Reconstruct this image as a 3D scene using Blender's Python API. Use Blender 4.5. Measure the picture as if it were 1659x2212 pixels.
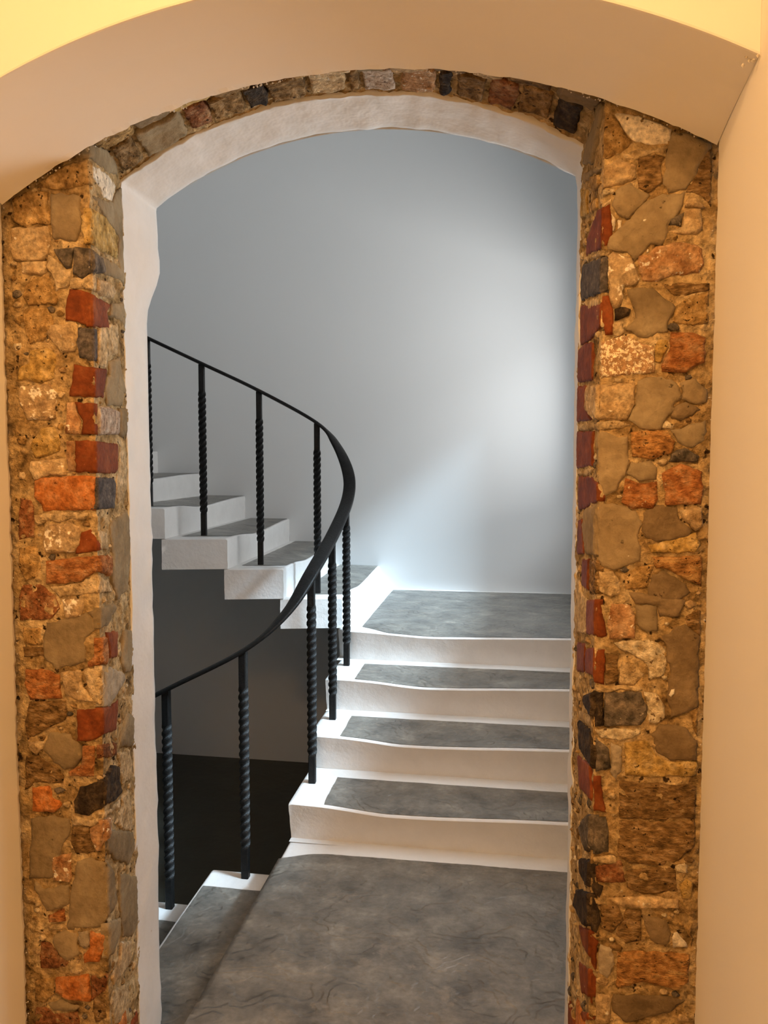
import bpy, bmesh, math, random
from mathutils import Vector, noise
from mathutils.geometry import delaunay_2d_cdt

random.seed(11)
scene = bpy.context.scene
for o in list(bpy.data.objects):
    bpy.data.objects.remove(o, do_unlink=True)
COL = scene.collection

# ---------------------------------------------------------------- camera
EYE = 1.541
cam_data = bpy.data.cameras.new('camera')
cam_data.sensor_fit = 'HORIZONTAL'
cam_data.sensor_width = 36.0
cam_data.lens = 36.0 * 1600.0 / 1659.0
cam_data.clip_start = 0.02
cam = bpy.data.objects.new('camera', cam_data)
cam.location = (0.0, 0.0, EYE)
cam.rotation_euler = (math.radians(90) - math.atan(100 / 1600.0), 0.0, math.radians(9.0))
COL.objects.link(cam)
scene.camera = cam

# ---------------------------------------------------------------- sky, sun, lamps, exposure
world = bpy.data.worlds.new('sky')
world.use_nodes = True
world.node_tree.nodes['Background'].inputs[0].default_value = (0.85, 0.92, 1.0, 1)
world.node_tree.nodes['Background'].inputs[1].default_value = 0.90
scene.world = world


def light(name, kind, loc, target, energy, color, **kw):
    d = bpy.data.lights.new(name, kind)
    d.energy = energy
    d.color = color
    for k, v in kw.items():
        setattr(d, k, v)
    o = bpy.data.objects.new(name, d)
    o.location = loc
    o.rotation_euler = (Vector(target) - Vector(loc)).to_track_quat('-Z', 'Y').to_euler()
    COL.objects.link(o)
    return o


# hazy daylight slanting through the stairwell window in the right-hand wall
light('hazy_sun', 'SUN', (6, 1.5, 6), (5, 1.78, 5.1), 8.0, (0.62, 0.83, 1.0), angle=math.radians(9))
light('window_daylight', 'AREA', (2.2, 3.65, 1.10), (-0.6, 4.25, 2.5), 150, (1.0, 0.99, 0.965),
      shape='RECTANGLE', size=1.8, size_y=2.0)
light('sky_daylight', 'AREA', (2.3, 3.2, 4.3), (0.0, 3.7, 1.0), 170, (0.90, 0.955, 1.0),
      shape='RECTANGLE', size=2.6, size_y=2.0)
# warm ceiling lamp of the near room, over the photographer
light('ceiling_lamp', 'AREA', (-0.34, 0.12, 2.97), (-0.30, 0.30, 0.0), 20, (1.0, 0.57, 0.225),
      shape='DISK', size=0.30)
# added warm fill without a fixture, aimed up to bounce off the near room's ceiling
light('ceiling_bounce_fill', 'AREA', (-0.34, -0.45, 2.40), (-0.34, -0.45, 3.0), 40, (1.0, 0.575, 0.23), shape='DISK', size=0.45)

vs = scene.view_settings
vs.view_transform = 'Standard'
vs.look = 'None'
vs.exposure = 0.0
vs.gamma = 1.0
vs.use_curve_mapping = False



# ---------------------------------------------------------------- materials
def material(name, cols, scale=18.0, rough=0.85, bump=0.3, bump_scale=90.0, specks=None, speck_scale=60.0,
             speck_amt=0.55, detail=4.0, stretch=(1, 1, 1), spec=0.3, var=0.0, bump2=0.0, bump2_scale=14.0,
             bump_dist=0.01, coat=0.0, bump_detail=4, speck_detail=2.5, grain=0.0, terrace=0.0):
    m = bpy.data.materials.new(name)
    m.use_nodes = True
    nt = m.node_tree
    N, L = nt.nodes, nt.links
    b = N['Principled BSDF']
    geo = N.new('ShaderNodeNewGeometry')
    mp = N.new('ShaderNodeMapping')
    mp.inputs['Scale'].default_value = stretch
    L.new(geo.outputs['Position'], mp.inputs['Vector'])
    n1 = N.new('ShaderNodeTexNoise')
    n1.inputs['Scale'].default_value = scale
    n1.inputs['Detail'].default_value = detail
    n1.inputs['Roughness'].default_value = 0.62
    L.new(mp.outputs[0], n1.inputs['Vector'])
    r = N.new('ShaderNodeValToRGB')
    k = len(cols)
    e = r.color_ramp.elements
    while len(e) < k:
        e.new(0.5)
    for i, c in enumerate(cols):
        e[i].position = 0.5 if k == 1 else 0.30 + 0.40 * i / (k - 1)
        e[i].color = (*c, 1)
    L.new(n1.outputs['Fac'], r.inputs['Fac'])
    col = r.outputs['Color']
    if specks:
        n3 = N.new('ShaderNodeTexNoise')
        n3.inputs['Scale'].default_value = speck_scale
        n3.inputs['Detail'].default_value = speck_detail
        n3.inputs['Roughness'].default_value = 0.7
        L.new(geo.outputs['Position'], n3.inputs['Vector'])
        r3 = N.new('ShaderNodeValToRGB')
        r3.color_ramp.elements[0].position = speck_amt
        r3.color_ramp.elements[1].position = speck_amt + 0.05
        L.new(n3.outputs['Fac'], r3.inputs['Fac'])
        mx = N.new('ShaderNodeMix')
        mx.data_type = 'RGBA'
        L.new(r3.outputs['Color'], mx.inputs['Factor'])
        L.new(col, mx.inputs['A'])
        mx.inputs['B'].default_value = (*specks, 1)
        col = mx.outputs['Result']
    if var:
        oi = N.new('ShaderNodeObjectInfo')
        ma = N.new('ShaderNodeMapRange')
        ma.inputs['To Min'].default_value = 1 - var
        ma.inputs['To Max'].default_value = 1 + var
        L.new(oi.outputs['Random'], ma.inputs['Value'])
        hs = N.new('ShaderNodeHueSaturation')
        L.new(ma.outputs[0], hs.inputs['Value'])
        L.new(col, hs.inputs['Color'])
        col = hs.outputs['Color']
    L.new(col, b.inputs['Base Color'])
    b.inputs['Roughness'].default_value = rough
    b.inputs['Specular IOR Level'].default_value = spec
    b.inputs['Coat Weight'].default_value = coat
    b.inputs['Coat Roughness'].default_value = 0.25
    if bump:
        n2 = N.new('ShaderNodeTexNoise')
        n2.inputs['Scale'].default_value = bump_scale
        n2.inputs['Detail'].default_value = bump_detail
        n2.inputs['Roughness'].default_value = 0.6
        L.new(mp.outputs[0], n2.inputs['Vector'])
        height = n2.outputs['Fac']
        if grain:
            gr = N.new('ShaderNodeMapRange')
            gr.inputs['From Min'].default_value = 0.32
            gr.inputs['From Max'].default_value = 0.68
            gr.inputs['To Min'].default_value = 1 - grain
            gr.inputs['To Max'].default_value = 1 + grain * 0.8
            L.new(height, gr.inputs['Value'])
            mm = N.new('ShaderNodeVectorMath')
            mm.operation = 'SCALE'
            L.new(col, mm.inputs[0])
            L.new(gr.outputs[0], mm.inputs['Scale'])
            L.new(mm.outputs[0], b.inputs['Base Color'])
        if bump2:
            n4 = N.new('ShaderNodeTexNoise')
            n4.inputs['Scale'].default_value = bump2_scale
            n4.inputs['Detail'].default_value = 4 if terrace else 1
            L.new(mp.outputs[0], n4.inputs['Vector'])
            ad = N.new('ShaderNodeMath')
            ad.operation = 'MULTIPLY_ADD'
            ad.inputs[1].default_value = bump2
            lvl = n4.outputs['Fac']
            if terrace:
                mu = N.new('ShaderNodeMath')
                mu.operation = 'MULTIPLY'
                mu.inputs[1].default_value = terrace
                L.new(lvl, mu.inputs[0])
                fl = N.new('ShaderNodeMath')
                fl.operation = 'FLOOR'
                L.new(mu.outputs[0], fl.inputs[0])
                fr = N.new('ShaderNodeMath')
                fr.operation = 'FRACT'
                L.new(mu.outputs[0], fr.inputs[0])
                sr = N.new('ShaderNodeMapRange')
                sr.interpolation_type = 'SMOOTHSTEP'
                sr.inputs['From Min'].default_value = 0.55
                sr.inputs['From Max'].default_value = 1.0
                L.new(fr.outputs[0], sr.inputs['Value'])
                su = N.new('ShaderNodeMath')
                su.operation = 'ADD'
                L.new(fl.outputs[0], su.inputs[0])
                L.new(sr.outputs[0], su.inputs[1])
                lvl = su.outputs[0]
            L.new(lvl, ad.inputs[0])
            L.new(height, ad.inputs[2])
            height = ad.outputs[0]
        bp = N.new('ShaderNodeBump')
        bp.inputs['Strength'].default_value = bump
        bp.inputs['Distance'].default_value = bump_dist
        L.new(height, bp.inputs['Height'])
        L.new(bp.outputs['Normal'], b.inputs['Normal'])
    return m


WHT = (0.80, 0.72, 0.58)
KIND = {
    'stock': material('stock_brick', [(.16, .085, .028), (.40, .245, .09), (.58, .40, .19)], 34, bump=1.0, bump_scale=80, specks=(.05, .028, .012), speck_scale=95, speck_amt=.63, var=.12, spec=.12, grain=.42),
    'stockyellow': material('yellow_stock_brick', [(.28, .16, .04), (.52, .34, .11), (.66, .48, .23)], 32, bump=.9, bump_scale=80, specks=(.08, .045, .015), speck_scale=100, speck_amt=.64, var=.1, spec=.12, grain=.42),
    'stockorange': material('orange_stock_brick', [(.18, .075, .02), (.42, .21, .07), (.54, .34, .14)], 34, bump=1.0, bump_scale=80, specks=(.06, .03, .012), speck_scale=90, speck_amt=.64, var=.1, stretch=(1, 1, 1.7), spec=.12, grain=.42),
    'tan': material('tan_brick', [(.32, .20, .09), (.50, .35, .185), (.64, .49, .29)], 26, bump=.7, specks=WHT, speck_scale=48, speck_amt=.66, var=.1, spec=.12, grain=.42),
    'tanwhite': material('paint_flecked_tan_brick', [(.32, .20, .10), (.47, .33, .18), (.56, .42, .25)], 26, bump=.7, specks=WHT, speck_scale=45, speck_amt=.57, var=.06, spec=.12, grain=.42),
    'tanred': material('tan_red_brick', [(.26, .11, .04), (.44, .25, .12), (.55, .37, .22)], 26, bump=.8, specks=WHT, speck_scale=60, speck_amt=.62, var=.1, spec=.12, grain=.42),
    'red': material('red_rubbed_brick', [(.125, .030, .008), (.19, .046, .011), (.27, .085, .025)], 18, bump=.3, specks=(.45, .2, .09), speck_scale=240, speck_amt=.69, var=.16, rough=.6, spec=.12, grain=.25),
    'orange': material('orange_brick', [(.34, .10, .02), (.52, .185, .05), (.60, .29, .12)], 28, bump=.7, specks=(.22, .06, .015), speck_scale=100, speck_amt=.65, var=.1, spec=.12, grain=.42),
    'orangebrown': material('orange_brown_brick', [(.20, .062, .018), (.40, .165, .055), (.48, .27, .13)], 30, bump=.9, specks=(.60, .45, .27), speck_scale=70, speck_amt=.66, var=.12, stretch=(1, 1, 1.5), spec=.12, grain=.42),
    'brownred': material('brown_red_brick', [(.11, .035, .012), (.27, .11, .045), (.44, .27, .14)], 32, bump=1.0, specks=(.035, .02, .01), speck_scale=80, speck_amt=.62, var=.15, spec=.12, grain=.42),
    'brown': material('brown_brick', [(.10, .055, .018), (.25, .145, .055), (.42, .28, .14)], 32, bump=1.0, bump_scale=70, specks=(.035, .02, .008), speck_scale=80, speck_amt=.63, var=.15, stretch=(1, 1, 2.0), spec=.12, grain=.42),
    'dark': material('vitrified_brick', [(.05, .042, .038), (.095, .08, .072), (.17, .14, .115)], 50, bump=.5, bump_scale=140, specks=(.3, .25, .2), speck_scale=220, speck_amt=.68, var=.15, rough=.65, spec=.12, grain=.42),
    'darkgrey': material('dark_grey_brick', [(.05, .042, .034), (.13, .105, .08), (.27, .21, .15)], 34, bump=.8, specks=(.42, .34, .24), speck_scale=85, speck_amt=.67, var=.15, spec=.12, grain=.42),
    'black': material('burnt_brick', [(.018, .013, .010), (.05, .034, .022), (.13, .085, .045)], 40, bump=.9, bump_scale=110, var=.1, rough=.7, spec=.12, grain=.42),
    'greybrick': material('grey_whitened_brick', [(.28, .19, .13), (.42, .33, .25), (.54, .46, .37)], 60, bump=.5, specks=(.13, .065, .035), speck_scale=130, speck_amt=.62, var=.05, spec=.12, grain=.42),
    'cement': material('grey_cement_render', [(.205, .147, .080), (.29, .215, .122), (.365, .285, .172)], 9, bump=.45, bump_scale=70, bump2=1.6, bump2_scale=24, specks=(.11, .08, .045), speck_scale=60, speck_amt=.70, var=.13, rough=.9, spec=.12, grain=.14),
    'cementdark': material('dark_cement_render', [(.14, .092, .046), (.21, .145, .077), (.285, .205, .118)], 10, bump=.5, bump_scale=70, bump2=1.6, bump2_scale=24, specks=(.07, .045, .025), speck_scale=60, speck_amt=.68, var=.1, rough=.9, spec=.12, grain=.14),
    'cementpale': material('pale_cement_render', [(.30, .235, .155), (.41, .335, .235), (.50, .42, .31)], 18, bump=.6, bump_scale=70, bump2=1.4, var=.08, rough=.9, spec=.12, grain=.14),
    'lime': material('lime_mortar', [(.34, .225, .105), (.54, .395, .215), (.68, .53, .33)], 32, bump=1.0, bump_scale=85, specks=(.20, .12, .05), speck_scale=70, speck_amt=.67, var=.08, rough=.95, spec=.12, grain=.42),
    'white': material('old_white_paint', [(.60, .49, .34), (.75, .65, .50), (.82, .74, .61)], 18, bump=.5, specks=(.15, .10, .05), speck_scale=50, speck_amt=.64, rough=.7, spec=.12, grain=.42),
    'whitespot': material('limewash_speckled_brick', [(.36, .20, .10), (.46, .29, .15)], 14, bump=.6, specks=(.82, .70, .50), speck_scale=150, speck_amt=.50, rough=.8, spec=.12, grain=.42),
    'drip': material('white_paint_drip', [(.74, .66, .52), (.82, .75, .62)], 30, bump=.2, rough=.5),
    'whitelime': material('flaky_limewash', [(.40, .29, .155), (.60, .49, .32), (.76, .67, .50)], 60, bump=1.0, bump_scale=80, specks=(.17, .10, .045), speck_scale=75, speck_amt=.62, rough=.9, spec=.12, grain=.42),
}
RELIEF = {'cement': (.0045, .0016), 'cementdark': (.0045, .002), 'cementpale': (.004, .002), 'lime': (.0025, .0022),
          'white': (.002, .001), 'whitelime': (.003, .003), 'red': (.0025, .0006), 'dark': (.003, .001),
          'stock': (.0025, .0035), 'brown': (.002, .0035), 'brownred': (.001, .0035), 'stockyellow': (.0025, .003),
          'whitespot': (.0035, .001), 'drip': (.0075, .0002)}
MORTAR = material('crumbling_mortar', [(.13, .075, .026), (.36, .235, .10), (.52, .37, .185), (.64, .49, .28)], 17, bump=1.0, bump_scale=75,
                  specks=(.05, .028, .012), speck_scale=42, speck_amt=.62, rough=.95, bump2=.8, bump2_scale=36, detail=6, spec=.12, grain=.45)
PLASTER = material('cream_plaster', [(.83, .785, .71), (.85, .805, .73)], 3, detail=0, rough=.75, bump=.0)
CHIP = material('chipped_plaster', [(.66, .56, .43), (.80, .74, .64)], 60, rough=.9, bump=.8, bump_scale=120)
LINING = material('thick_white_gloss_paint', [(.74, .72, .68), (.80, .78, .75)], 10, rough=.5, bump=.22, bump_scale=34, bump2=2.2, bump2_scale=12, bump_detail=2,
                  specks=(.48, .36, .25), speck_scale=30, speck_amt=.735)
STAIRWALL = material('white_stairwell_paint', [(.725, .735, .735), (.735, .745, .745)], 2, detail=0, rough=.6, bump=.0)
STONEPAINT = material('white_painted_stone', [(.80, .79, .77), (.86, .85, .83)], 10, rough=.55, bump=.16, bump_scale=60, bump2=1.8, bump2_scale=16, bump_detail=2,
                      specks=(.50, .42, .33), speck_scale=34, speck_amt=.765)
SLATE = material('riven_grey_stone', [(.090, .086, .076), (.165, .156, .138), (.215, .202, .176), (.32, .298, .255)], 7, rough=.33, bump=1.0,
                 bump_scale=42, stretch=(1.0, 1.2, 1), detail=8, bump_detail=4, spec=.5, specks=(.235, .212, .178), speck_scale=4.5, speck_amt=.585, speck_detail=9,
                 bump2=1.05, bump2_scale=3.4, terrace=13.0, grain=.18, bump_dist=.0028)
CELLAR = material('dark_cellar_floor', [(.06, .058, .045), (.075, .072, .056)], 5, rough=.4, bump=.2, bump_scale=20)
IRON = material('black_painted_iron', [(.005, .005, .005), (.011, .0105, .010)], 60, rough=.48, bump=.5, bump_scale=150, bump_dist=.003, spec=.22, bump_detail=2, detail=1)
FRAMEPAINT = material('white_window_paint', [(.8, .8, .79), (.84, .84, .83)], 8, rough=.4, bump=.05)
ROOMFLOOR = material('limed_floor_boards', [(.48, .40, .31), (.54, .46, .36), (.60, .52, .42)], 6, rough=.6, bump=.2, stretch=(8, .6, 1))


def pane_material():
    m = bpy.data.materials.new('window_glass')
    m.use_nodes = True
    nt = m.node_tree
    nt.nodes.remove(nt.nodes['Principled BSDF'])
    t = nt.nodes.new('ShaderNodeBsdfTransparent')
    g = nt.nodes.new('ShaderNodeBsdfGlossy')
    g.inputs['Roughness'].default_value = 0.03
    mix = nt.nodes.new('ShaderNodeMixShader')
    mix.inputs[0].default_value = 0.06
    nt.links.new(t.outputs[0], mix.inputs[1])
    nt.links.new(g.outputs[0], mix.inputs[2])
    nt.links.new(mix.outputs[0], nt.nodes['Material Output'].inputs[0])
    return m


GLASS = pane_material()


# ---------------------------------------------------------------- mesh helpers
def tag(o, label=None, cat=None, group=None, kind=None):
    for k, v in (('label', label), ('category', cat), ('group', group), ('kind', kind)):
        if v:
            o[k] = v
    return o


def mesh_obj(name, verts, faces, mat, parent=None, smooth=True, origin=None):
    me = bpy.data.meshes.new(name)
    if origin is not None:
        origin = Vector(origin)
        verts = [Vector(v) - origin for v in verts]
    me.from_pydata([tuple(v) for v in verts], [], faces)
    me.materials.append(mat)
    bm = bmesh.new()
    bm.from_mesh(me)
    bmesh.ops.recalc_face_normals(bm, faces=bm.faces)
    bm.to_mesh(me)
    bm.free()
    if smooth:
        me.polygons.foreach_set('use_smooth', [True] * len(me.polygons))
    o = bpy.data.objects.new(name, me)
    if origin is not None:
        o.location = origin
    COL.objects.link(o)
    if parent:
        o.parent = parent
        o.matrix_parent_inverse = parent.matrix_world.inverted() if parent.type == 'EMPTY' else o.matrix_parent_inverse
    return o


def empty(name, loc=(0, 0, 0)):
    o = bpy.data.objects.new(name, None)
    o.location = loc
    o.empty_display_size = 0.1
    COL.objects.link(o)
    return o


class MB:
    def __init__(self):
        self.v, self.f = [], []

    def box(self, x0, x1, y0, y1, z0, z1):
        n = len(self.v)
        self.v += [(x, y, z) for z in (z0, z1) for y in (y0, y1) for x in (x0, x1)]
        self.f += [tuple(n + i for i in q) for q in
                   ((0, 2, 3, 1), (4, 5, 7, 6), (0, 1, 5, 4), (2, 6, 7, 3), (0, 4, 6, 2), (1, 3, 7, 5))]
        return self

    def grid(self, rows):
        n = len(self.v)
        w = len(rows[0])
        for r in rows:
            self.v += [tuple(p) for p in r]
        for i in range(len(rows) - 1):
            for j in range(w - 1):
                a = n + i * w + j
                self.f.append((a, a + 1, a + w + 1, a + w))
        return self

    def make(self, name, mat, parent=None, smooth=False):
        return mesh_obj(name, self.v, self.f, mat, parent, smooth)


def nz(x, y, z, s=1.0, seed=0.0):
    return noise.noise(Vector((x * s + seed, y * s - seed, z * s + 2 * seed)))


def fbm(x, y, z, s, seed=0.0):
    return nz(x, y, z, s, seed) * .6 + nz(x, y, z, s * 2.3, seed + 3) * .3 + nz(x, y, z, s * 5.1, seed + 7) * .15


# ---------------------------------------------------------------- dimensions (metres)
RISE = 0.165
YF, YL, YB = 1.50, 1.72, 1.88            # brick face, front and back of the white lining
XL, XR = -1.066, 0.386                   # side walls of the near room
Y_FRONT, Y_EDGE = 1.255, 1.486           # plaster arch: room face, back edge against the brick
CORNER_L, CORNER_R = (-0.873, YF), (0.187, YF)
LIN_L, LIN_R = (-0.917, YL), (0.168, YL)
CEIL = 3.05
WALL_Y, WALL_X, WALL_XL = 5.22, 0.62, -3.6   # stairwell
LOW = -4 * RISE
TOP = 4.4


def arc(cx, cz, r):
    return lambda x: cz + math.sqrt(max(r * r - (x - cx) ** 2, 1e-6))


arch_front = arc(-0.328, 0.846, 1.505)
arch_back = arc(-0.316, 0.912, 1.405)
lin_front = arc(-0.365, 1.371, 1.018)
lin_back = arc(-0.356, 1.358, 1.022)

# ---------------------------------------------------------------- near room shell
m = MB().box(XL - .3, XR + .3, -2.6, 1.70, -.12, 0)
tag(m.make('floor', ROOMFLOOR), 'pale limed boards of the near room in front of the archway', 'floor', kind='structure')
m = MB().box(XL - .3, XR + .3, -2.6, 1.80, CEIL, CEIL + .12)
tag(m.make('ceiling', PLASTER), 'cream plaster ceiling of the near room', 'ceiling', kind='structure')
m = MB().box(XL - .3, XR + .3, -2.72, -2.6, -.12, CEIL + .12)
tag(m.make('wall_rear', PLASTER), 'cream wall behind the viewer in the near room', 'wall', kind='structure')


def side_wall(name, x, out, label):
    """plastered side wall whose back edge breaks off raggedly against the brick"""
    rows = []
    n = 260
    for i in range(n + 1):
        z = -.05 + (CEIL + .05) * i / n
        j = .006 * fbm(x, 0, z, 9, 1) + .005 * nz(x, 2, z, 60, 5)
        j2 = .004 * nz(x, 7, z, 45, 2)
        rows.append([(x + out * .26, -2.6, z), (x, -2.6, z), (x, 0, z), (x, 1.2, z), (x + out * .0012, Y_EDGE - .012 + j, z),
                     (x + out * (.004 + abs(j2)), Y_EDGE - .002 + j, z), (x + out * .020, Y_EDGE + .006 + j, z),
                     (x + out * .26, Y_EDGE + .02, z)])
    mb = MB().grid(rows)
    tag(mb.make(name, PLASTER, smooth=False), label, 'wall', kind='structure')


side_wall('wall_left', XL, -1, 'smooth cream plastered side wall left of the exposed brick')
side_wall('wall_right', XR, 1, 'smooth cream plastered side wall right of the exposed brick')

# arch: spandrel above the arch and its smooth soffit
rows = []
n = 150
for i in range(n + 1):
    x = XL + (XR - XL) * i / n
    zf, zb = arch_front(x), arch_back(x)
    j = .005 * fbm(x, 1, 0, 11, 4) + .004 * nz(x, 3, 0, 70, 9)
    jz = .003 * nz(x, 5, 0, 26, 3)
    rows.append([(x, Y_FRONT, CEIL + .02), (x, Y_FRONT, zf + .004), (x, Y_FRONT + .001, zf + .001), (x, Y_FRONT + .004, zf)]
                + [(x, Y_FRONT + (Y_EDGE - Y_FRONT) * t, zf + (zb - zf) * t + .004 * math.sin(math.pi * t)) for t in (.15, .4, .7, .93)]
                + [(x, Y_EDGE - .004 + j, zb + jz + .001), (x, Y_EDGE + j, zb + jz + .005), (x, Y_EDGE + .005 + j, zb + .02 + jz),
                   (x, Y_EDGE + .02, zb + .2), (x, Y_EDGE + .02, CEIL)])
arch = MB().grid(rows).make('wall_arch', PLASTER, smooth=False)
tag(arch, 'cream plastered arch with smooth shaded soffit above the doorway', 'arch', kind='structure')

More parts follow.
